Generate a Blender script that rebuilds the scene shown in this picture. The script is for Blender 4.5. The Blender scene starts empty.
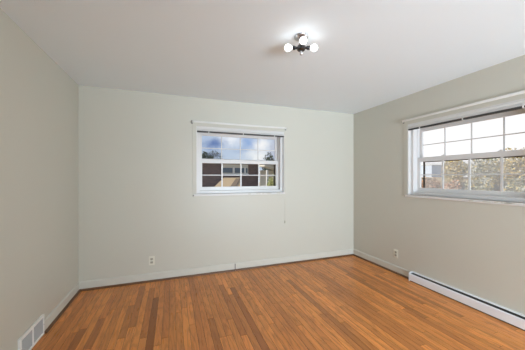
import bpy, bmesh, math, random
from mathutils import Vector, Matrix
random.seed(7)
C = bpy.context.scene.collection
SC = bpy.context.scene
PI = math.pi

# ------------------------------------------------------------------ camera
cam_d = bpy.data.cameras.new('camera'); cam = bpy.data.objects.new('camera', cam_d); C.objects.link(cam)
F_PX = 248.66
cam_d.sensor_width = 36; cam_d.lens = F_PX * 36 / 525
cam_d.shift_y = (177.13 - 175) / 525; cam_d.clip_start = .02; cam_d.clip_end = 400
cam.location = (0, 0, 1.347); cam.rotation_euler = (PI / 2, 0, -0.34826)
SC.camera = cam

# ------------------------------------------------------------------ exposure
SC.view_settings.view_transform = 'Standard'; SC.view_settings.look = 'None'
SC.view_settings.gamma = 1; SC.view_settings.exposure = 0.0
SC.view_settings.use_curve_mapping = False
SC.cycles.max_bounces = 10; SC.cycles.diffuse_bounces = 6; SC.cycles.transparent_max_bounces = 16

BULB_STRENGTH = 4.8
FILL_POWER = 296.0
SKY_STRENGTH = 1.0
SUN_STRENGTH = 5.5


class G:
    """tiny node-graph helper"""
    def __init__(s, tree): s.t = tree; s.n = tree.nodes; s.l = tree.links
    def node(s, kind, **kw):
        n = s.n.new(kind)
        for k, v in kw.items(): setattr(n, k, v)
        return n
    def put(s, sock, v):
        if isinstance(v, bpy.types.NodeSocket): s.l.new(v, sock)
        else: sock.default_value = v
    def m(s, op, a, b=0.0, c=0.0):
        n = s.node('ShaderNodeMath', operation=op)
        for i, v in enumerate((a, b, c)): s.put(n.inputs[i], v)
        return n.outputs[0]
    def mix(s, f, a, b, blend='MIX'):
        n = s.node('ShaderNodeMix', data_type='RGBA', blend_type=blend)
        s.put(n.inputs[0], f); s.put(n.inputs[6], a); s.put(n.inputs[7], b)
        return n.outputs[2]
    def step(s, v, a, b):
        n = s.node('ShaderNodeMapRange', interpolation_type='SMOOTHSTEP')
        s.put(n.inputs[0], v); n.inputs[1].default_value = a; n.inputs[2].default_value = b
        return n.outputs[0]
    def noise(s, vec, scale, detail=2.0, rough=.5):
        n = s.node('ShaderNodeTexNoise'); s.put(n.inputs['Vector'], vec)
        n.inputs['Scale'].default_value = scale; n.inputs['Detail'].default_value = detail; n.inputs['Roughness'].default_value = rough
        return n.outputs['Fac']


# ------------------------------------------------------------------ sky: blue with clouds to the north, white glare to the east
W = bpy.data.worlds.new('sky'); SC.world = W; W.use_nodes = True
W.node_tree.nodes.clear(); g = G(W.node_tree)
tc = g.node('ShaderNodeTexCoord'); sep = g.node('ShaderNodeSeparateXYZ'); g.l.new(tc.outputs['Generated'], sep.inputs[0])
dx, dy, dz = sep.outputs
ys = g.m('MAXIMUM', dy, .05)
wob = g.noise(tc.outputs['Generated'], 14, 4, .6)
wob2 = g.noise(tc.outputs['Generated'], 23, 3, .6)
SX = g.m('ADD', g.m('DIVIDE', dx, ys), g.m('MULTIPLY', g.m('SUBTRACT', wob, .5), .10))
SZ = g.m('ADD', g.m('DIVIDE', dz, ys), g.m('MULTIPLY', g.m('SUBTRACT', wob2, .5), .06))
zen = g.step(dz, 0.0, .8)
col = g.mix(zen, (.50, .60, .74, 1), (.20, .36, .66, 1))
def blob(col, x, z, rx, rz, rgb, amt=1.0):
    a = g.m('DIVIDE', g.m('SUBTRACT', SX, x), rx); b = g.m('DIVIDE', g.m('SUBTRACT', SZ, z), rz)
    d = g.m('ADD', g.m('MULTIPLY', a, a), g.m('MULTIPLY', b, b))
    return g.mix(g.m('MULTIPLY', g.m('EXPONENT', g.m('MULTIPLY', d, -1.0)), amt), col, (*rgb, 1))
for args in [(.215, .155, .05, .03, (.82, .86, .92), 1.0), (.145, .132, .040, .024, (.15, .23, .46), 1.0),
             (.15, .085, .036, .014, (.15, .19, .30), .85), (.26, .115, .05, .014, (.42, .52, .68), .7),
             (.30, .145, .036, .028, (.22, .37, .68), .95), (.36, .135, .045, .030, (.90, .91, .92), 1.0),
             (.345, .09, .05, .022, (.88, .90, .90), .95), (.425, .12, .022, .04, (.50, .52, .62), .8),
             (.405, .08, .018, .016, (.36, .40, .50), .8)]:
    col = blob(col, *args)
big = g.noise(tc.outputs['Generated'], 3.0, 5, .55)
col = g.mix(g.m('MULTIPLY', g.step(big, .5, .68), g.step(dz, .12, .3)), col, (.85, .87, .9, 1))
col = g.mix(g.step(dx, .45, .72), col, (1.05, 1.05, 1.06, 1))
bg = g.node('ShaderNodeBackground'); g.put(bg.inputs[0], col); bg.inputs[1].default_value = SKY_STRENGTH
out = g.node('ShaderNodeOutputWorld'); g.l.new(bg.outputs[0], out.inputs[0])

# ------------------------------------------------------------------ sun (from behind the house on the west side) and an added fill light behind the camera
sd = bpy.data.lights.new('sun', 'SUN'); sun = bpy.data.objects.new('sun', sd); C.objects.link(sun)
sd.energy = SUN_STRENGTH; sd.angle = .01; sd.color = (1, .93, .82)
sun.rotation_euler = (Vector((.93, -.05, -.62))).to_track_quat('-Z', 'Y').to_euler()

def area(name, loc, direction, sx, sy, power, color=(1, 1, 1), portal=False):
    d = bpy.data.lights.new(name, 'AREA'); o = bpy.data.objects.new(name, d); C.objects.link(o)
    d.shape = 'RECTANGLE'; d.size = sx; d.size_y = sy; d.energy = power; d.color = color
    o.location = loc; o.rotation_euler = Vector(direction).to_track_quat('-Z', 'Z').to_euler()
    if portal: d.cycles.is_portal = True
    return o
area('added_fill', (1.68, -2.6, .95), (.0, 1, .7), 2.2, 1.2, FILL_POWER, (.80, .94, 1.08))  # main room light, added out of view; no known lamp stands there

# ------------------------------------------------------------------ materials
def new_mat(name):
    m = bpy.data.materials.new(name); m.use_nodes = True
    gg = G(m.node_tree); b = m.node_tree.nodes['Principled BSDF']
    return m, gg, b
def plain(name, rgb, rough=.5, metal=0.0, spec=.5, var=0.0, scale=20, bump=0.0):
    m, gg, b = new_mat(name)
    b.inputs['Roughness'].default_value = rough; b.inputs['Metallic'].default_value = metal
    b.inputs['Specular IOR Level'].default_value = spec
    t = gg.node('ShaderNodeTexCoord')
    n = gg.noise(t.outputs['Object'], scale, 3)
    lo = tuple(c * (1 - var) for c in rgb) + (1,); hi = tuple(min(1, c * (1 + var)) for c in rgb) + (1,)
    gg.put(b.inputs['Base Color'], gg.mix(n, lo, hi))
    if bump:
        bn = gg.node('ShaderNodeBump'); bn.inputs['Strength'].default_value = bump; bn.inputs['Distance'].default_value = .002
        gg.put(bn.inputs['Height'], n); gg.l.new(bn.outputs[0], b.inputs['Normal'])
    return m
def emit(name, rgb, s):
    m, gg, b = new_mat(name)
    b.inputs['Base Color'].default_value = (*rgb, 1); b.inputs['Emission Color'].default_value = (*rgb, 1)
    b.inputs['Emission Strength'].default_value = s
    return m
M = {}
M['wall'] = plain('wall_paint', (.60, .588, .515), .42, spec=.4, var=.012, scale=2.2, bump=.03)
M['ceiling'] = plain('ceiling_paint', (.83, .90, .935), .6, spec=.3, var=.01, scale=3)
M['base'] = plain('baseboard_paint', (.635, .625, .56), .4, var=.03, scale=9)
M['trim'] = plain('window_trim_paint', (.72, .71, .69), .4, var=.02, scale=14)
M['vinyl'] = plain('white_vinyl', (.71, .70, .69), .35, var=.01)
M['blind'] = plain('blind_white', (.72, .72, .70), .4, var=.02)
M['rail'] = plain('charcoal_rail', (.05, .048, .045), .5, var=.15)
M['rod'] = plain('rod_enamel', (.76, .75, .72), .3, var=.02)
M['grey_metal'] = plain('grey_metal', (.22, .21, .20), .45, metal=.5, var=.1)
M['chrome'] = plain('dark_chrome', (.10, .10, .105), .3, metal=1.0, var=.1)
M['steel'] = plain('polished_steel', (.55, .55, .56), .38, metal=1.0, var=.05)
M['black'] = plain('black_bakelite', (.02, .02, .022), .35, var=.1)
M['bulb'] = emit('frosted_bulb', (.97, .985, 1.0), BULB_STRENGTH)
M['plate'] = plain('ivory_plate', (.76, .74, .64), .4, var=.02)
M['socket'] = plain('ivory_receptacle', (.44, .42, .34), .4, var=.03)
M['slot'] = plain('outlet_slot', (.04, .035, .03), .6, var=.1)
M['heater'] = plain('heater_enamel', (.86, .88, .92), .38, var=.015)
M['heater_dark'] = plain('heater_slot', (.045, .045, .05), .6, var=.15)
M['vent'] = plain('vent_enamel', (.86, .86, .83), .42, var=.02)
M['louver'] = plain('vent_louver', (.40, .40, .39), .5, var=.03)
M['void'] = plain('duct_dark', (.06, .06, .06), .8, var=.1)
M['shoe'] = plain('shoe_oak', (.15, .07, .03), .4, var=.3, scale=14)
M['bronze'] = plain('bronze_frame', (.07, .052, .035), .5, var=.25, scale=40)

# glass: mostly clear, a little reflection
def glass_mat(name, haze=0.0):
    m = bpy.data.materials.new(name); m.use_nodes = True; m.node_tree.nodes.clear(); gg = G(m.node_tree)
    tr = gg.node('ShaderNodeBsdfTransparent'); gl = gg.node('ShaderNodeBsdfGlossy'); gl.inputs['Roughness'].default_value = .3
    mx = gg.node('ShaderNodeMixShader'); mx.inputs[0].default_value = .001
    gg.l.new(tr.outputs[0], mx.inputs[1]); gg.l.new(gl.outputs[0], mx.inputs[2]); last = mx
    o = gg.node('ShaderNodeOutputMaterial'); gg.l.new(last.outputs[0], o.inputs[0])
    return m
M['glass'] = glass_mat('window_glass')
def mesh_mat(name, cover, rgb):
    m = bpy.data.materials.new(name); m.use_nodes = True; m.node_tree.nodes.clear(); gg = G(m.node_tree)
    tr = gg.node('ShaderNodeBsdfTransparent'); df = gg.node('ShaderNodeBsdfTranslucent'); df.inputs[0].default_value = (*rgb, 1)
    mx = gg.node('ShaderNodeMixShader'); mx.inputs[0].default_value = cover
    gg.l.new(tr.outputs[0], mx.inputs[1]); gg.l.new(df.outputs[0], mx.inputs[2])
    o = gg.node('ShaderNodeOutputMaterial'); gg.l.new(mx.outputs[0], o.inputs[0])
    return m
M['screen'] = mesh_mat('insect_mesh', .24, (.9, .9, .9))

# oak strip floor: tone and grain offset vary from board to board
def floor_mat():
    m, gg, b = new_mat('oak_strip')
    at = gg.node('ShaderNodeAttribute', attribute_name='board')
    sp = gg.node('ShaderNodeSeparateColor'); gg.l.new(at.outputs['Color'], sp.inputs[0])
    tone, off, hue = sp.outputs
    t = gg.node('ShaderNodeTexCoord'); s = gg.node('ShaderNodeSeparateXYZ'); gg.l.new(t.outputs['Object'], s.inputs[0])
    cb = gg.node('ShaderNodeCombineXYZ')
    gg.put(cb.inputs[0], gg.m('MULTIPLY', s.outputs[0], 15.0)); gg.put(cb.inputs[1], gg.m('ADD', gg.m('MULTIPLY', s.outputs[1], 2.2), gg.m('MULTIPLY', off, 60.0)))
    gg.put(cb.inputs[2], gg.m('MULTIPLY', off, 31.0))
    grain = gg.noise(cb.outputs[0], 1.6, 5, .65)
    cb2 = gg.node('ShaderNodeCombineXYZ')
    gg.put(cb2.inputs[0], gg.m('MULTIPLY', s.outputs[0], 120.0)); gg.put(cb2.inputs[1], gg.m('ADD', gg.m('MULTIPLY', s.outputs[1], 5.0), gg.m('MULTIPLY', off, 90.0)))
    fine = gg.noise(cb2.outputs[0], 1.0, 3, .6)
    c = gg.mix(tone, (.19, .064, .017, 1), (.94, .372, .092, 1))
    c = gg.mix(gg.m('MULTIPLY', hue, .36), c, (.88, .305, .078, 1))
    c = gg.mix(gg.m('MULTIPLY', gg.step(grain, .50, .64), .33), c, (.27, .090, .025, 1))
    c = gg.mix(gg.m('MULTIPLY', gg.step(fine, .48, .75), .17), c, (.20, .075, .026, 1))
    cb3 = gg.node('ShaderNodeCombineXYZ')
    gg.put(cb3.inputs[0], gg.m('MULTIPLY', s.outputs[0], 11.0)); gg.put(cb3.inputs[1], gg.m('ADD', gg.m('MULTIPLY', s.outputs[1], 1.5), gg.m('MULTIPLY', off, 77.0)))
    figure = gg.m('PINGPONG', gg.m('MULTIPLY', gg.noise(cb3.outputs[0], 1.0, 1, .4), 14.0), 1.0)
    c = gg.mix(gg.m('MULTIPLY', gg.step(figure, .45, .95), .26), c, (.26, .092, .026, 1))
    blot = gg.noise(t.outputs['Object'], 2.3, 4, .6)
    c = gg.mix(gg.m('MULTIPLY', gg.step(blot, .50, .72), .22), c, (.33, .125, .04, 1))
    gg.put(b.inputs['Base Color'], c)
    gg.put(b.inputs['Roughness'], gg.m('ADD', gg.m('MULTIPLY', fine, .12), .23))
    b.inputs['Specular IOR Level'].default_value = .4
    bn = gg.node('ShaderNodeBump'); bn.inputs['Strength'].default_value = .08; bn.inputs['Distance'].default_value = .002
    gg.put(bn.inputs['Height'], fine); gg.l.new(bn.outputs[0], b.inputs['Normal'])
    return m
M['oak'] = floor_mat()
M['gap'] = plain('floor_gap', (.03, .014, .008), .7, var=.1)

def brick_mat():
    m, gg, b = new_mat('brick')
    t = gg.node('ShaderNodeTexCoord'); mp = gg.node('ShaderNodeMapping'); gg.l.new(t.outputs['Object'], mp.inputs[0])
    mp.inputs['Rotation'].default_value = (PI / 2, 0, 0)
    br = gg.node('ShaderNodeTexBrick'); gg.l.new(mp.outputs[0], br.inputs[0])
    br.inputs['Color1'].default_value = (.155, .098, .088, 1); br.inputs['Color2'].default_value = (.10, .066, .066, 1)
    br.inputs['Mortar'].default_value = (.20, .17, .155, 1); br.inputs['Scale'].default_value = 1.0
    br.inputs['Brick Width'].default_value = .21; br.inputs['Row Height'].default_value = .075; br.inputs['Mortar Size'].default_value = .008
    gg.l.new(br.outputs[0], b.inputs['Base Color']); b.inputs['Roughness'].default_value = .9
    return m
M['brick'] = brick_mat()
M['cream'] = plain('cream_siding', (.52, .49, .42), .7, var=.05)
M['white_ext'] = plain('white_exterior', (.62, .62, .60), .6, var=.03)
M['ext_glass'] = plain('dark_pane', (.10, .13, .16), .15, var=.2, scale=3)
M['streak_tan'] = plain('streak_lit_tan', (.40, .30, .18), .9, var=.2, scale=30)  # tan standing in for sunlit brick
M['streak_shade'] = plain('streak_shade_brown', (.17, .125, .085), .9, var=.2, scale=30)  # brown standing in for the shade between sun streaks
M['grass'] = plain('lawn', (.17, .20, .07), .9, var=.5, scale=4)
M['litter'] = plain('leaf_litter', (.36, .28, .17), .95, var=.5, scale=6)
M['bark'] = plain('bark', (.12, .09, .07), .9, var=.3, scale=12)
M['slate'] = plain('blue_grey_siding', (.52, .60, .72), .7, var=.1, scale=5)
def leaf_mat():
    m, gg, b = new_mat('leaves')
    at = gg.node('ShaderNodeAttribute', attribute_name='leaf'); gg.l.new(at.outputs['Color'], b.inputs['Base Color'])
    b.inputs['Roughness'].default_value = .7
    return m
M['leaf'] = leaf_mat()

# ------------------------------------------------------------------ mesh helpers
def put_verts(bm, fn, verts):
    for v in verts: v.co = fn(v.co)
def add_box(bm, x0, x1, y0, y1, z0, z1, bev=0.0, seg=2):
    b2 = bmesh.new(); bmesh.ops.create_cube(b2, size=1.0)
    for v in b2.verts: v.co = Vector(((x0 + x1) / 2 + v.co.x * (x1 - x0), (y0 + y1) / 2 + v.co.y * (y1 - y0), (z0 + z1) / 2 + v.co.z * (z1 - z0)))
    if bev: bmesh.ops.bevel(b2, geom=list(b2.edges), offset=bev, segments=seg, profile=.5, affect='EDGES')
    merge(bm, b2)
def merge(bm, b2):
    me = bpy.data.meshes.new('tmp'); b2.to_mesh(me); b2.free(); bm.from_mesh(me); bpy.data.meshes.remove(me)
def add_tube(bm, pts, r, n=10, caps=True):
    pts = [Vector(p) for p in pts]; rings = []
    for i, p in enumerate(pts):
        a = pts[max(i - 1, 0)]; b = pts[min(i + 1, len(pts) - 1)]; d = (b - a).normalized()
        u = d.cross(Vector((0, 0, 1)))
        if u.length < 1e-4: u = Vector((1, 0, 0))
        u.normalize(); w = u.cross(d); rr = r[i] if isinstance(r, (list, tuple)) else r
        rings.append([bm.verts.new(p + rr * (math.cos(2 * PI * k / n) * u + math.sin(2 * PI * k / n) * w)) for k in range(n)])
    for i in range(len(rings) - 1):
        for k in range(n): bm.faces.new((rings[i][k], rings[i][(k + 1) % n], rings[i + 1][(k + 1) % n], rings[i + 1][k]))
    if caps: bm.faces.new(rings[0]); bm.faces.new(rings[-1][::-1])
def add_lathe(bm, origin, axis, prof, n=24):
    """prof: (distance along axis, radius)"""
    o = Vector(origin); d = Vector(axis).normalized()
    add_tube(bm, [o + d * h for h, r in prof], [max(r, 1e-4) for h, r in prof], n)
def add_prism(bm, poly, axis, a, b):
    """poly of 2-D points extruded along 'x' or 'y' between a and b"""
    f = (lambda p, t: (t, p[0], p[1])) if axis == 'x' else (lambda p, t: (p[0], t, p[1]))
    A = [bm.verts.new(f(p, a)) for p in poly]; B = [bm.verts.new(f(p, b)) for p in poly]; n = len(poly)
    bm.faces.new(A); bm.faces.new(B[::-1])
    for i in range(n): bm.faces.new((A[i], B[i], B[(i + 1) % n], A[(i + 1) % n]))
def obj(name, bm, mat, parent=None, smooth=False):
    bmesh.ops.recalc_face_normals(bm, faces=bm.faces)
    me = bpy.data.meshes.new(name); bm.to_mesh(me); bm.free()
    me.materials.append(mat)
    if smooth:
        me.polygons.foreach_set('use_smooth', [True] * len(me.polygons))
        try: me.set_sharp_from_angle(angle=math.radians(40))
        except Exception: pass
    o = bpy.data.objects.new(name, me); C.objects.link(o)
    if parent: o.parent = parent
    return o
def B(): return bmesh.new()
def box_obj(name, dims, mat, parent=None, bev=0.0):
    bm = B(); add_box(bm, *dims, bev=bev); return obj(name, bm, mat, parent)
def structure(o, label=None):
    o['kind'] = 'structure'
    if label: o['label'] = label
    return o
def tag(o, label, cat, group=None):
    o['label'] = label; o['category'] = cat
    if group: o['group'] = group
    return o
def empty(name, loc, rz=0.0):
    o = bpy.data.objects.new(name, None); C.objects.link(o); o.location = loc; o.rotation_euler = (0, 0, rz); o.empty_display_size = .1
    return o

# ------------------------------------------------------------------ room shell
XL, XR, YD, YR, H = -1.046, 2.958, 3.518, -1.0, 2.44
WT = .24                                    # wall thickness
OW, OZ0, OZ1 = 1.322, 1.115, 2.050          # window opening
BX = .312                                   # back window opening starts here (x)
RY = 2.456                                  # right window opening starts here (y), runs towards the camera

# floor boards, each its own quad strip with its own tone
def build_floor():
    bm = B(); lay = bm.loops.layers.float_color.new('board')
    w = .0572; gap = .0016; x = XL - .01; i = 0
    rnd = random.Random(21)
    fixed = {}
    for fx, fy0, fy1, ft in ((-.15, 1.75, 3.02, .10), (-.20, 2.3, 3.3, .36), (.685, 1.55, 2.98, .14), (.60, 2.05, 3.1, .26), (2.52, 1.9, 3.05, .18),
                             (2.225, .9, 1.9, .22), (-.62, 2.3, 2.75, .22), (-.74, 2.2, 2.62, .16), (-.36, 2.5, 3.4, .30), (1.80, 1.2, 2.6, .34),
                             (2.64, 1.6, 2.7, .32), (1.35, 1.1, 2.1, .38), (.32, 1.6, 2.4, .34)):
        fixed[int((fx - XL + .01) / w)] = (fy0, fy1, ft)
    while x < XR:
        y = YR - rnd.random() * 1.2
        while y < YD:
            L = .5 + rnd.random() * 1.7
            if YD - (y + L) < .25: L = YD - y
            tone = min(1, max(.0, rnd.gauss(.70, .12)))
            if rnd.random() < .10: tone *= .6
            if i in fixed:
                f0, f1, ft = fixed[i]
                if y < f0 - .01: L = min(L, f0 - y)
                elif y < f1 - .01: L = f1 - y; tone = ft
            off, hue = rnd.random(), rnd.random()
            x1 = min(x + w - gap, XR); y0 = max(y, YR); y1 = min(y + L - gap, YD)
            if y1 > y0:
                b = .0012
                o = [bm.verts.new(p) for p in ((x, y0, -.0012), (x1, y0, -.0012), (x1, y1, -.0012), (x, y1, -.0012))]
                t = [bm.verts.new(p) for p in ((x + b, y0 + b, 0), (x1 - b, y0 + b, 0), (x1 - b, y1 - b, 0), (x + b, y1 - b, 0))]
                fs = [bm.faces.new(t)] + [bm.faces.new((o[k], o[(k + 1) % 4], t[(k + 1) % 4], t[k])) for k in range(4)]
                for f in fs:
                    for lp in f.loops: lp[lay] = (tone, off, hue, 1)
            y += L
        x += w; i += 1
    o = obj('floor', bm, M['oak']); structure(o, 'varnished red oak strip floor')
    bm = B(); add_box(bm, XL, XR, YR, YD, -.12, -.0014); obj('subfloor', bm, M['gap'], o)
build_floor()

bm = B(); add_box(bm, XL - WT, XR + WT, YR - WT, YD + WT, H, H + .15); structure(obj('ceiling', bm, M['ceiling']), 'plain white plaster ceiling')
bm = B(); add_box(bm, XL - WT, XL, YR, YD, -.12, H); structure(obj('wall_left', bm, M['wall']))
def holed(bm, axis, a0, a1, h0, h1, d0, d1):
    def bx(p, q, z0, z1):
        if axis == 'x': add_box(bm, p, q, d0, d1, z0, z1)
        else: add_box(bm, d0, d1, p, q, z0, z1)
    bx(a0, h0, -.12, H); bx(h1, a1, -.12, H); bx(h0, h1, -.12, OZ0); bx(h0, h1, OZ1, H)
bm = B(); holed(bm, 'x', XL - WT, XR + WT, BX, BX + OW, YD, YD + WT); structure(obj('wall_back', bm, M['wall']))
bm = B(); holed(bm, 'y', YR, YD, RY - OW, RY, XR, XR + WT); structure(obj('wall_right', bm, M['wall']))
# rear wall with an added opening, cut low to shape the light from behind
bm = B()
add_box(bm, XL - WT, .85, YR - .12, YR, -.12, H); add_box(bm, 2.75, XR + WT, YR - .12, YR, -.12, H); add_box(bm, .85, 2.75, YR - .12, YR, 1.74, H)
structure(obj('wall_rear', bm, M['wall']))
bm = B(); add_box(bm, .1, 3.1, -3.35, YR - .12, -.12, 0); structure(obj('floor_added_hall', bm, M['oak']))  # hall added around the fill light, never in view
bm = B(); add_box(bm, 0, .1, -3.35, YR - .12, -.12, H); add_box(bm, 3.1, 3.2, -3.35, YR - .12, -.12, H); add_box(bm, 0, 3.2, -3.45, -3.35, -.12, H)
structure(obj('wall_added_hall', bm, M['wall']))
bm = B(); add_box(bm, 0, 3.2, -3.45, YR - .24, H, H + .1); structure(obj('ceiling_added_hall', bm, M['ceiling']))

# baseboards (height .105) with a rounded top and a dark oak shoe moulding
BH, BT = .106, .014
def board_profile(t=BT, h=BH): return [(0, 0), (t, 0), (t, h - .016), (t * .75, h - .006), (t * .35, h), (0, h)]
def shoe_profile(t=BT, r=.019): return [(t - .002, 0)] + [(t + r * math.cos(a), .001 + r * 1.1 * math.sin(a)) for a in [k * PI / 12 for k in range(7)]] + [(t - .002, .001 + r * 1.1)]
def run(name, mat, prof, wall, a, b):
    bm = B()
    if wall == 'back': add_prism(bm, [(YD - p, z) for p, z in prof], 'x', a, b)
    elif wall == 'left': add_prism(bm, [(XL + p, z) for p, z in prof], 'y', a, b)
    elif wall == 'right': add_prism(bm, [(XR - p, z) for p, z in prof], 'y', a, b)
    return structure(obj(name, bm, mat))
JX = .853                                    # open joint in the back baseboard
run('baseboard_back', M['base'], board_profile(.017, .108), 'back', XL, JX - .006)
run('baseboard_back', M['base'], board_profile(), 'back', JX + .006, XR)
V0, V1 = 2.282, 2.645                        # wall register on the left wall
run('baseboard_left', M['base'], board_profile(), 'left', V1 + .002, YD - .015)
run('baseboard_left', M['base'], board_profile(), 'left', YR, V0 - .002)
bm = B(); add_box(bm, JX - .006, JX + .006, YD - .009, YD, 0, .095); structure(obj('trim_5', bm, M['slot']))
H1 = 2.392                                   # far end of the heater
run('baseboard_right', M['base'], board_profile(), 'right', H1 + .004, YD - .015)
run('trim_1', M['shoe'], shoe_profile(.017), 'back', XL + .014, JX - .004)
run('trim_2', M['shoe'], shoe_profile(), 'back', JX + .004, XR - .014)
run('trim_3', M['shoe'], shoe_profile(), 'left', V1 + .002, YD - .03)
run('trim_4', M['shoe'], shoe_profile(), 'right', H1 + .004, YD - .03)

# ------------------------------------------------------------------ windows, in local axes: x along the wall, y outward, z up
def build_window(name, loc, rz, label, screen=False):
    w = empty(name, loc, rz); structure(w, label)
    bm = B()
    add_box(bm, -.054, 0, -.007, .0, OZ0 - .03, OZ1 + .075, .002); add_box(bm, OW, OW + .04, -.007, .0, OZ0 - .03, OZ1 + .075, .002)
    add_box(bm, 0, OW, -.007, .0, OZ1, OZ1 + .075, .002)
    obj('casing', bm, M['wall'], w)
    bm = B(); T = .010
    add_box(bm, 0, T, -.006, .10, OZ0, OZ1); add_box(bm, OW - T, OW, -.006, .10, OZ0, OZ1); add_box(bm, T, OW - T, -.006, .10, OZ1 - T, OZ1)
    obj('jamb', bm, M['trim'], w)
    # stool: thin board with chipped, uneven front edge
    bm = B()
    add_box(bm, -.036, OW + .004, -.020, .10, OZ0 - .030, OZ0, .004)
    st = obj('sill', bm, M['trim'], w)
    bm = B(); rnd = random.Random(5)
    for k in range(7):
        s = .72 + rnd.random() * .5; add_box(bm, s, s + .02 + rnd.random() * .05, -.0225, -.019, OZ0 - .012 - rnd.random() * .012, OZ0 - .004, .001)
    obj('paint_chip', bm, M['base'], st)
    bm = B(); add_lathe(bm, (-.042, 0, OZ0 - .022), (0, -1, 0), [(0, .007), (.012, .008), (.016, .005), (.018, .001)], 10)
    obj('bracket', bm, M['grey_metal'], w, True)
    # vinyl master frame
    f0, f1 = .034, .175; fw = .040
    bm = B()
    add_box(bm, T, T + fw, f0, f1, OZ0, OZ1 - T, .002); add_box(bm, OW - T - fw, OW - T, f0, f1, OZ0, OZ1 - T, .002)
    add_box(bm, T, OW - T, f0, f1, OZ1 - T - .045, OZ1 - T, .002); add_box(bm, T, OW - T, f0 + .004, f1, OZ0 - .002, OZ0 + .040, .002)
    for s in (T + fw, OW - T - fw - .008): add_box(bm, s, s + .008, .100, .140, 1.60, OZ1 - T - .045, .001)
    obj('frame', bm, M['vinyl'], w)
    a, b = T + fw - .004, OW - T - fw + .004
    stile = .044
    def sash(z0, z1, y0, y1, rb, rt, zm, mw, mh):
        bm = B()
        add_box(bm, a, a + stile, y0, y1, z0, z1, .003); add_box(bm, b - stile, b, y0, y1, z0, z1, .003)
        add_box(bm, a + stile - .004, b - stile + .004, y0, y1, z0, z0 + rb, .003); add_box(bm, a + stile - .004, b - stile + .004, y0, y1, z1 - rt, z1, .003)
        s = obj('sash', bm, M['vinyl'], w)
        gx0, gx1, gz0, gz1 = a + stile, b - stile, z0 + rb, z1 - rt; ym = (y0 + y1) / 2
        bm = B()
        for k in (1, 2, 3):
            x = gx0 + (gx1 - gx0) * k / 4; add_box(bm, x - mw / 2, x + mw / 2, ym - .006, ym + .006, gz0 - .003, gz1 + .003, .002)
        add_box(bm, gx0 - .003, gx1 + .003, ym - .0055, ym + .0055, zm - mh / 2, zm + mh / 2, .002)
        obj('muntin', bm, M['vinyl'], s)
        bm = B(); add_box(bm, gx0 - .004, gx1 + .004, ym + .008, ym + .0095, gz0 - .004, gz1 + .004); obj('pane', bm, M['glass'], s)
        return s
    sash(1.562, 1.992, .142, .168, .042, .044, 1.768, .013, .011)
    lower = sash(1.153, 1.604, .104, .132, .054, .056, 1.376, .020, .013)
    for s in (OW * .29, OW * .71):
        bm = B(); add_box(bm, s - .022, s + .022, .108, .130, 1.604, 1.612, .002); add_lathe(bm, (s, .119, 1.612), (0, 0, 1), [(0, .009), (.008, .008), (.010, .004)], 12)
        add_box(bm, s - .004, s + .020, .104, .114, 1.611, 1.619, .002); obj('lock', bm, M['vinyl'], lower)
    # exterior half screen in a bronze frame
    bm = B(); y0, y1 = .178, .190
    add_box(bm, a + .030, a + .052, y0, y1, 1.13, 1.555, .002); add_box(bm, b - .052, b - .030, y0, y1, 1.13, 1.555, .002)
    add_box(bm, a + .030, b - .030, y0, y1, 1.541, 1.556, .001); add_box(bm, a + .030, b - .030, y0, y1, 1.13, 1.16, .002)
    sf = obj('screen_frame', bm, M['bronze'], w)
    if screen:
        bm = B(); add_box(bm, a + .055, b - .055, .1835, .1845, 1.158, 1.532); obj('screen_mesh', bm, M['screen'], sf)
    # masonry return outside
    return w
build_window('window_1', (BX, YD, 0), 0, 'white double-hung window in the back wall')
build_window('window_2', (XR, RY, 0), -PI / 2, 'white double-hung window in the right wall', True)
for nm, loc, d in (('portal_back', (BX + OW / 2, YD + .235, 1.58), (0, -1, 0)), ('portal_right', (XR + .235, RY - OW / 2, 1.58), (-1, 0, 0))):
    area(nm, loc, d, OW, .93, 1, portal=True)

# ------------------------------------------------------------------ raised mini blinds
def build_blind(loc, rz, label):
    t = empty('mini_blind', loc, rz); tag(t, label, 'blind', 'raised mini blinds')
    x0, x1 = .006, OW - .004; y0, y1 = -.006, .020
    z = OZ1 - .012
    bm = B(); add_box(bm, x0, x1, y0, y1, z - .026, z, .0025); obj('headrail', bm, M['blind'], t)
    bm = B()
    for k in range(14):
        zz = z - .0275 - k * .0017
        add_box(bm, x0 + .002 + .001 * (k % 2), x1 - .002, y0 + .0005 * (k % 3), y1 - .001, zz - .0012, zz)
    obj('slat_stack', bm, M['blind'], t)
    zb = z - .0275 - 14 * .0017
    bm = B(); add_box(bm, x0, x1, y0 - .001, y1, zb - .019, zb, .003); br = obj('bottom_rail', bm, M['rail'], t)
    for s in (.168, .665, 1.160):
        bm = B(); add_box(bm, s - .006, s + .006, y0 - .0035, y1 + .001, zb - .021, zb + .001, .001); obj('cord_clip', bm, M['blind'], br)
        bm = B(); add_box(bm, s - .003, s + .003, y0 - .002, y0 - .0005, zb, z - .024); obj('ladder_tape', bm, M['blind'], t)
    xs = OW + .008
    bm = B(); add_tube(bm, [(xs - .03, -.010, z - .012), (xs - .006, -.014, z - .02), (xs, -.016, z - .05), (xs, -.016, 1.3), (xs, -.016, .665)], .0013, 6)
    cd = obj('pull_cord', bm, M['base'], t, True)
    bm = B(); add_lathe(bm, (xs, -.016, .672), (0, 0, -1), [(0, .003), (.008, .006), (.03, .009), (.036, .008), (.038, .001)], 12); obj('tassel', bm, M['socket'], cd, True)
    return t
build_blind((BX, YD, 0), 0, 'raised white mini blind across the top of the back wall window')
build_blind((XR, RY, 0), -PI / 2, 'raised white mini blind across the top of the right wall window')

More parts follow.
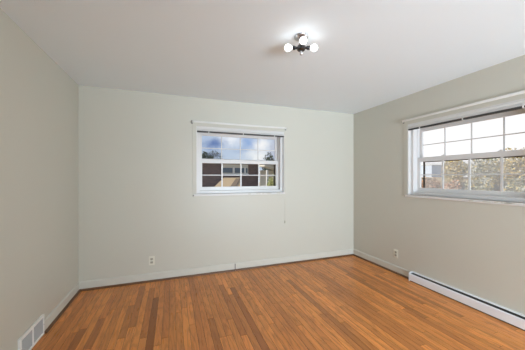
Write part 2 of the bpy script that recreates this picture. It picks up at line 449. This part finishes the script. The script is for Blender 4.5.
# flat white curtain rods above the windows
def build_rod(loc, rz, label):
    t = empty('curtain_rod', loc, rz); tag(t, label, 'curtain rod', 'curtain rods above the windows')
    L0, L1, pr, hh, th, R = -.060, OW + .022, .046, .027, .010, .018
    zc = 2.098
    path = [(L0, -.004), (L0, -pr + R)] + [(L0 + R - R * math.cos(a), -pr + R - R * math.sin(a)) for a in (PI / 6, PI / 3)] + [(L0 + R, -pr)]
    path += [(L1 - R, -pr)] + [(L1 - R + R * math.sin(a), -pr + R - R * math.cos(a)) for a in (PI / 6, PI / 3)] + [(L1, -pr + R), (L1, -.004)]
    prof = [(math.copysign(abs(math.cos(a)) ** .7, math.cos(a)) * th / 2, math.copysign(abs(math.sin(a)) ** .6, math.sin(a)) * hh / 2) for a in [2 * PI * k / 16 for k in range(16)]]
    bm = B(); rings = []
    for i, p in enumerate(path):
        a = Vector(path[max(0, i - 1)]); b = Vector(path[min(len(path) - 1, i + 1)]); d = (b - a).normalized(); n = Vector((d.y, -d.x))
        rings.append([bm.verts.new((p[0] + n.x * u, p[1] + n.y * u, zc + v)) for u, v in prof])
    for i in range(len(rings) - 1):
        for k in range(16): bm.faces.new((rings[i][k], rings[i][(k + 1) % 16], rings[i + 1][(k + 1) % 16], rings[i + 1][k]))
    bm.faces.new(rings[0]); bm.faces.new(rings[-1][::-1])
    obj('rod', bm, M['rod'], t, True)
    for s, sg in ((L0, -1), (L1, 1)):
        bm = B(); add_box(bm, s - .010, s + .010, -.012, -.007, zc - .024, zc + .024, .001)
        br = obj('bracket', bm, M['grey_metal'], t)
        bm = B(); add_lathe(bm, (s + sg * .004, -pr + .012, zc - .002), (sg, 0, 0), [(0, .007), (.003, .007), (.005, .004), (.006, .001)], 10); obj('screw', bm, M['grey_metal'], br, True)
build_rod((BX, YD, 0), 0, 'flat white curtain rod above the back wall window')
build_rod((XR, RY, 0), -PI / 2, 'flat white curtain rod above the right wall window')

# ------------------------------------------------------------------ ceiling light with three bare bulbs
def build_light():
    fx, fy = .9415, 1.7143
    t = empty('ceiling_light', (fx, fy, H)); tag(t, 'chrome ceiling light with three bare globe bulbs', 'ceiling light')
    bm = B(); add_lathe(bm, (0, 0, 0), (0, 0, -1), [(0, .053), (.005, .056), (.010, .054), (.018, .038), (.026, .020), (.030, .014)], 32); obj('canopy', bm, M['steel'], t, True)
    bm = B(); add_lathe(bm, (0, 0, -.026), (0, 0, -1), [(0, .013), (.03, .011), (.036, .016), (.042, .011), (.05, .011)], 20); obj('stem', bm, M['steel'], t, True)
    bm = B(); add_lathe(bm, (0, 0, -.068), (0, 0, -1), [(0, .014), (.004, .026), (.012, .031), (.036, .031), (.044, .024), (.047, .012)], 28); obj('hub', bm, M['chrome'], t, True)
    bm = B(); add_lathe(bm, (0, 0, -.113), (0, 0, -1), [(0, .008), (.008, .007), (.012, .012), (.022, .013), (.030, .009), (.034, .002)], 16); obj('finial', bm, M['steel'], t, True)
    base = math.atan2(-.94, -.34)                     # towards the camera side of the room
    for da in (.0, PI * .5, -PI * .5):
        d = Vector((math.cos(base + da), math.sin(base + da), 0)); o = Vector((0, 0, -.088))
        bm = B(); add_lathe(bm, o + d * .028, d, [(0, .010), (.016, .010), (.018, .0145), (.038, .0155), (.042, .013)], 18)
        s = obj('lamp_socket', bm, M['black'] if abs(da) > .1 else M['chrome'], t, True)
        bm = B(); prof = [(0, .012), (.008, .0125), (.014, .017)]
        rr, c = .0265, .036
        prof += [(c - rr * math.cos(a), rr * math.sin(a)) for a in [PI * k / 16 for k in range(4, 16)]] + [(c + rr, .0008)]
        add_lathe(bm, o + d * .066, d, prof, 24); obj('bulb', bm, M['bulb'], s, True)
build_light()

# ------------------------------------------------------------------ wall outlets
def build_outlet(loc, rz, label):
    t = empty('wall_outlet', loc, rz); tag(t, label, 'outlet', 'wall outlets')
    bm = B(); add_box(bm, -.036, .036, -.006, 0, -.058, .058, .0035, 3); obj('cover_plate', bm, M['plate'], t)
    for z in (-.0245, .0185):
        bm = B(); add_box(bm, -.017, .017, -.0085, -.004, z - .011, z + .017, .004, 3); r = obj('receptacle', bm, M['socket'], t)
        bm = B(); add_box(bm, -.0085, -.0055, -.0092, -.008, z - .001, z + .009); add_box(bm, .0055, .0085, -.0092, -.008, z - .001, z + .009)
        add_lathe(bm, (0, -.008, z - .006), (0, -1, 0), [(0, .003), (.0012, .003)], 8); obj('slot', bm, M['slot'], r)
    bm = B(); add_lathe(bm, (0, -.006, -.003), (0, -1, 0), [(0, .003), (.001, .003), (.0016, .001)], 10); obj('screw', bm, M['grey_metal'], t)
build_outlet((-.250, YD, .266), 0, 'ivory wall outlet low on the back wall left of the window')
build_outlet((XR, 2.646, .272), -PI / 2, 'ivory wall outlet low on the right wall beyond the heater')

# ------------------------------------------------------------------ wall register (air vent) on the left wall
def build_vent():
    t = empty('wall_vent', (XL, (V0 + V1) / 2, 0)); tag(t, 'white metal wall register with two grey louvered panels at floor level', 'vent')
    hw = (V1 - V0) / 2; z0, z1 = .004, .176; e = .024
    bm = B()
    for a, b, c, d in ((-hw, hw, z1 - e, z1), (-hw, hw, z0, z0 + e), (-hw, -hw + e, z0 + e - .004, z1 - e + .004), (hw - e, hw, z0 + e - .004, z1 - e + .004), (-.010, .010, z0 + e - .004, z1 - e + .004)):
        add_box(bm, 0, .016, a, b, c, d, .003)
    obj('frame', bm, M['vent'], t)
    bm = B(); add_box(bm, .0005, .002, -hw + .01, hw - .01, z0 + .01, z1 - .01); obj('duct', bm, M['void'], t)
    for s in (-1, 1):
        bm = B(); a, b = sorted((s * .012, s * (hw - e + .002))); n = 16
        for k in range(n):
            y = a + (b - a) * (k + .5) / n
            b2 = B(); add_box(b2, -.006, .006, -.0035, .0035, z0 + e - .002, z1 - e + .002)
            for v in b2.verts: v.co = Matrix.Rotation(math.radians(38), 4, 'Z') @ v.co + Vector((.0085, y, 0))
            merge(bm, b2)
        obj('louver', bm, M['louver'], t)
    for s in (-1, 1):
        bm = B(); add_lathe(bm, (.016, s * (hw - .012), .09), (1, 0, 0), [(0, .004), (.0015, .004), (.0025, .001)], 10); obj('screw', bm, M['grey_metal'], t)
build_vent()

# ------------------------------------------------------------------ baseboard heater along the right wall
def build_heater():
    a, b = .25, H1
    t = empty('baseboard_heater', (XR, (a + b) / 2, 0)); tag(t, 'long white baseboard heater with a dark slot along the right wall', 'heater')
    y0, y1 = a - (a + b) / 2, b - (a + b) / 2
    P = lambda bm, poly: add_prism(bm, [(-d, z) for d, z in poly], 'y', y0 + .004, y1 - .004)
    bm = B(); P(bm, [(0, .01), (.003, .01), (.003, .108), (.030, .1135), (.034, .1105), (.036, .1135), (.030, .1165), (0, .1165)]); obj('back_plate', bm, M['heater'], t)
    bm = B(); P(bm, [(.062, .012), (.066, .012), (.067, .090), (.062, .0955), (.054, .0975), (.053, .095), (.060, .092), (.063, .088)]); obj('front_panel', bm, M['heater'], t)
    bm = B(); P(bm, [(.004, .015), (.061, .015), (.061, .088), (.050, .0925), (.004, .098)]); obj('fin_element', bm, M['heater_dark'], t)
    bm = B(); P(bm, [(.006, .0), (.058, .0), (.058, .014), (.006, .014)]); obj('toe_recess', bm, M['heater_dark'], t)
    bm = B(); P(bm, [(.040, .0985), (.050, .0965), (.0505, .0980), (.041, .1005)]); obj('damper', bm, M['heater_dark'], t)
    for y in (y0, y1 - .012):
        bm = B(); add_prism(bm, [(0, 0), (-.067, 0), (-.068, .097), (-.060, .104), (-.034, .1165), (0, .1175)], 'y', y, y + .012); obj('end_cap', bm, M['heater'], t)
    bm = B(); add_box(bm, -.0550, -.034, -.040, -.030, .1025, .112, .001); obj('damper_tab', bm, M['heater_dark'], t)
build_heater()

# ================================================================== outside
GZ = -.55
bm = B()
def ground():
    bm = B(); n = 40; X0, X1, Y0, Y1 = -40, 60, -40, 80; vs = {}
    for i in range(n + 1):
        for j in range(n + 1):
            x = X0 + (X1 - X0) * i / n; y = Y0 + (Y1 - Y0) * j / n
            rise = min(1, max(0, (x - 8.5) / 8)); rise = rise * rise * (3 - 2 * rise) * max(0, min(1, (44 - y) / 6))
            vs[i, j] = bm.verts.new((x, y, GZ + 1.9 * rise))
    for i in range(n):
        for j in range(n): bm.faces.new((vs[i, j], vs[i + 1, j], vs[i + 1, j + 1], vs[i, j + 1]))
    return structure(obj('ground', bm, M['litter'], None, True))
bm.free(); ground()

# brick house seen through the back window
HY = 16.0
def house():
    t = empty('brick_house', (2.5, HY, GZ)); tag(t, 'dark brick house with cream window bay seen through the back window', 'house')
    z = lambda v: v - GZ
    bm = B(); add_box(bm, -9, 3.04, 0, 7, 0, z(2.32)); obj('wall', bm, M['brick'], t)
    bm = B(); add_box(bm, -9.25, 3.25, -.25, 7.2, z(2.32), z(2.50), .02); obj('roof_edge', bm, M['white_ext'], t)
    bm = B(); add_box(bm, .50, 2.27, -.06, .02, z(1.50), z(2.32)); bay = obj('window_bay', bm, M['cream'], t)
    for a, b in ((.55, 1.20), (1.36, 2.02), (2.07, 2.22)):
        bm = B(); add_box(bm, a, b, -.075, -.055, z(1.63), z(1.95), .005); obj('window', bm, M['ext_glass'], bay)
    bm = B()
    for x in (.51, 1.28, 2.045): add_box(bm, x - .05, x + .05, -.09, -.05, z(1.56), z(2.0), .005)
    add_box(bm, .46, 2.29, -.13, -.04, z(1.47), z(1.57), .008)
    obj('window_trim', bm, M['white_ext'], bay)
    bm = B(); add_box(bm, -7.0, -2.2, -.05, .03, z(1.0), z(2.0)); obj('window', bm, M['ext_glass'], t)
house()
# added tan slab, coloured as the sun streak on the brick wall
def sun_streak_slab():
    t = empty('sun_streak', (3.1, 14.9, GZ)); tag(t, 'added tan slab standing in for the sun streak on the brick house', 'sun_streak')
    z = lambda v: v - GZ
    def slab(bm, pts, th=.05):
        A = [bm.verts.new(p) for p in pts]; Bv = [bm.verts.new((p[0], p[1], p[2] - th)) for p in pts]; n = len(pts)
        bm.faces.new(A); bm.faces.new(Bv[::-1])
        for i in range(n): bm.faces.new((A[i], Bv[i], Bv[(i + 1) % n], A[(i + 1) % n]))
    bm = B(); slab(bm, [(-1.30, -1.3, z(.50)), (.52, -1.3, z(.50)), (1.08, .85, z(1.34)), (.02, .85, z(1.34))]); obj('roof', bm, M['streak_tan'], t)  # tilted slab whose tan paints the sun on the brick
    bm = B(); slab(bm, [(.05, -.70, z(.79)), (.38, -.70, z(.79)), (.98, .50, z(1.265)), (.70, .52, z(1.27))], .03); obj('shade_band', bm, M['streak_shade'], t)  # dark slab painting the shade across the sun streak
    bm = B(); add_box(bm, -1.0, .45, -1.1, .8, 0, z(.44)); obj('body', bm, M['cream'], t)  # added block under the sun streak slab, no real building
sun_streak_slab()
# white porch past the corner of the brick house
def porch():
    t = empty('porch', (6.2, HY - .6, GZ)); tag(t, 'cream porch with white posts seen at the right of the back window', 'porch')
    z = lambda v: v - GZ
    bm = B(); add_prism(bm, [(-.75, z(2.03)), (.75, z(1.72)), (.75, z(1.86)), (-.75, z(2.32))], 'y', -.8, .2); obj('roof', bm, M['cream'], t)
    bm = B(); add_prism(bm, [(-.75, z(2.36)), (-.75, z(2.31)), (.80, z(1.84)), (.80, z(1.90))], 'y', -.95, .2); obj('fascia', bm, M['bark'], t)
    for x in (-.52, .46):
        bm = B(); add_box(bm, x - .06, x + .06, -.7, -.58, 0, z(1.80), .01); obj('post', bm, M['white_ext'], t)
    bm = B(); add_box(bm, -.6, .6, -.75, .2, 0, z(.78), .01); obj('deck', bm, M['white_ext'], t)
    bm = B(); add_box(bm, -.7, .7, .2, .27, 0, z(1.8)); obj('back_wall', bm, M['cream'], t)
porch()

def foliage(name, loc, size, n, leaf, cols, label, cat, group, trunk=None, seed=1):
    r = random.Random(seed); t = empty(name, loc); tag(t, label, cat, group)
    bm = B(); lay = bm.loops.layers.float_color.new('leaf')
    lobes = [(Vector((r.uniform(-.55, .55) * size[0], r.uniform(-.55, .55) * size[1], size[2] * r.uniform(.35, .72))), r.uniform(.34, .55)) for _ in range(9)]
    for _ in range(n):
        c, k = r.choice(lobes)
        while True:
            p = Vector((r.uniform(-1, 1), r.uniform(-1, 1), r.uniform(-1, 1)))
            if p.length < 1: break
        p = p.normalized() * (p.length ** .5)
        q = c + Vector((p.x * size[0] * k, p.y * size[1] * k, p.z * size[2] * k * .75))
        if trunk is None: q.z = max(.03, q.z)
        a = Vector((r.gauss(0, 1), r.gauss(0, 1), r.gauss(0, 1))).normalized(); b = a.cross(Vector((r.gauss(0, 1), r.gauss(0, 1), r.gauss(0, 1)))).normalized()
        L = leaf * r.uniform(.6, 1.3)
        f = bm.faces.new([bm.verts.new(q + v) for v in (a * L, b * L * .55, -a * L, -b * L * .55)])
        cc = r.choice(cols); j = r.uniform(.8, 1.2)
        for lp in f.loops: lp[lay] = (cc[0] * j, cc[1] * j, cc[2] * j, 1)
    obj('foliage', bm, M['leaf'], t)
    bm = B()
    hgt = size[2] * .5
    for k in range(5):
        e = Vector((r.uniform(-.5, .5) * size[0], r.uniform(-.5, .5) * size[1], size[2] * r.uniform(.5, .8)))
        add_tube(bm, [(0, 0, -.1), (e.x * .25, e.y * .25, hgt * .6), e], [.04 * size[2] ** .5, .025 * size[2] ** .5, .006], 6)
    obj('stem', bm, M['bark'], t)
GOLD = [(.66, .48, .14), (.56, .42, .18), (.44, .36, .18), (.36, .35, .22), (.64, .52, .28), (.62, .60, .52), (.50, .48, .42)]
OLIVE = [(.34, .35, .24), (.38, .38, .30), (.44, .42, .34), (.28, .30, .20), (.60, .46, .18), (.42, .36, .20), (.60, .60, .54), (.50, .50, .44)]
RUST = [(.52, .26, .14), (.58, .38, .26), (.45, .36, .28), (.50, .44, .36)]
DARKG = [(.05, .075, .05), (.07, .09, .06), (.09, .09, .07)]
# shrubs on the bank to the right, near to far along the bank
sh = [(11.4, 8.55, .05, (.52, .52, 1.00), RUST, 'low rust and tan shrub at left edge of the right window view'),
      (11.5, 7.40, .10, (.52, .52, 1.15), RUST, 'low pinkish tan shrub in the front row, second from left in the right window'),
      (11.4, 6.25, .05, (.52, .52, 1.20), OLIVE, 'low grey-olive shrub at the centre of the right window view'),
      (11.5, 5.10, .10, (.52, .52, 1.25), OLIVE, 'low olive shrub near the right edge of the photo'),
      (13.2, 8.45, .68, (.70, .62, 1.55), GOLD, 'tall golden shrub left of centre in the right window'),
      (13.3, 7.10, .75, (.70, .62, 1.60), OLIVE, 'tall olive shrub behind the low front row of the bank'),
      (13.2, 5.75, .68, (.70, .62, 1.75), GOLD, 'tall golden shrub right of centre in the right window'),
      (13.2, 9.80, .30, (.60, .60, 1.10), RUST, 'rust shrub at far left of the bank, beyond the low front row'),
      (13.2, 4.40, .68, (.70, .62, 1.70), GOLD, 'golden shrub cut by the right edge of the photo')]
sh += [(16.0, 9.75, 1.28, (.80, .7, 1.05), OLIVE, 'grey-green bush at the top of the bank on the left'),
       (16.0, 7.95, 1.28, (.80, .7, 1.10), GOLD, 'yellow bush at the top of the bank in the middle'),
       (16.0, 6.15, 1.28, (.80, .7, 1.10), OLIVE, 'grey-green bush at the top of the bank on the right')]
for i, (x, y, z, s, c, lb) in enumerate(sh):
    foliage('shrub', (x, y, z), s, 2600, .055, c, lb, 'shrub', 'autumn shrubs on the bank', seed=30 + i)
for i, (x, y, s, c, lb) in enumerate([(5.78, 14.0, (.42, .42, 2.0), [(.34, .36, .12), (.45, .42, .20), (.25, .32, .12)], 'yellow-green shrub in front of the cream porch')]):
    foliage('shrub', (x, y, GZ), s, 1800, .05, c, lb, 'shrub', None, seed=60 + i)
# blue-grey neighbour shed beyond the bank
t = empty('outbuilding', (19.5, 14.4, .5)); tag(t, 'blue-grey outbuilding beyond the bank at left of the right window', 'outbuilding')
bm = B(); add_box(bm, -1.2, 1.2, -1.2, 1.2, -.4, 1.72); obj('wall', bm, M['slate'], t)
bm = B(); add_box(bm, -1.22, 1.22, -1.22, 1.22, 1.72, 1.78, .01); r = obj('roof', bm, M['white_ext'], t)
# trees far behind the brick house
for i, (x, y, s, lb) in enumerate([(4.6, 33, (2.4, 2.4, 5.1), 'dark distant tree behind the left end of the brick house'),
                                   (13.3, 33, (1.6, 1.8, 4.9), 'dark distant tree behind the porch')]):
    foliage('tree', (x, y, GZ), s, 5000, .11, DARKG, lb, 'tree', None, True, seed=80 + i)
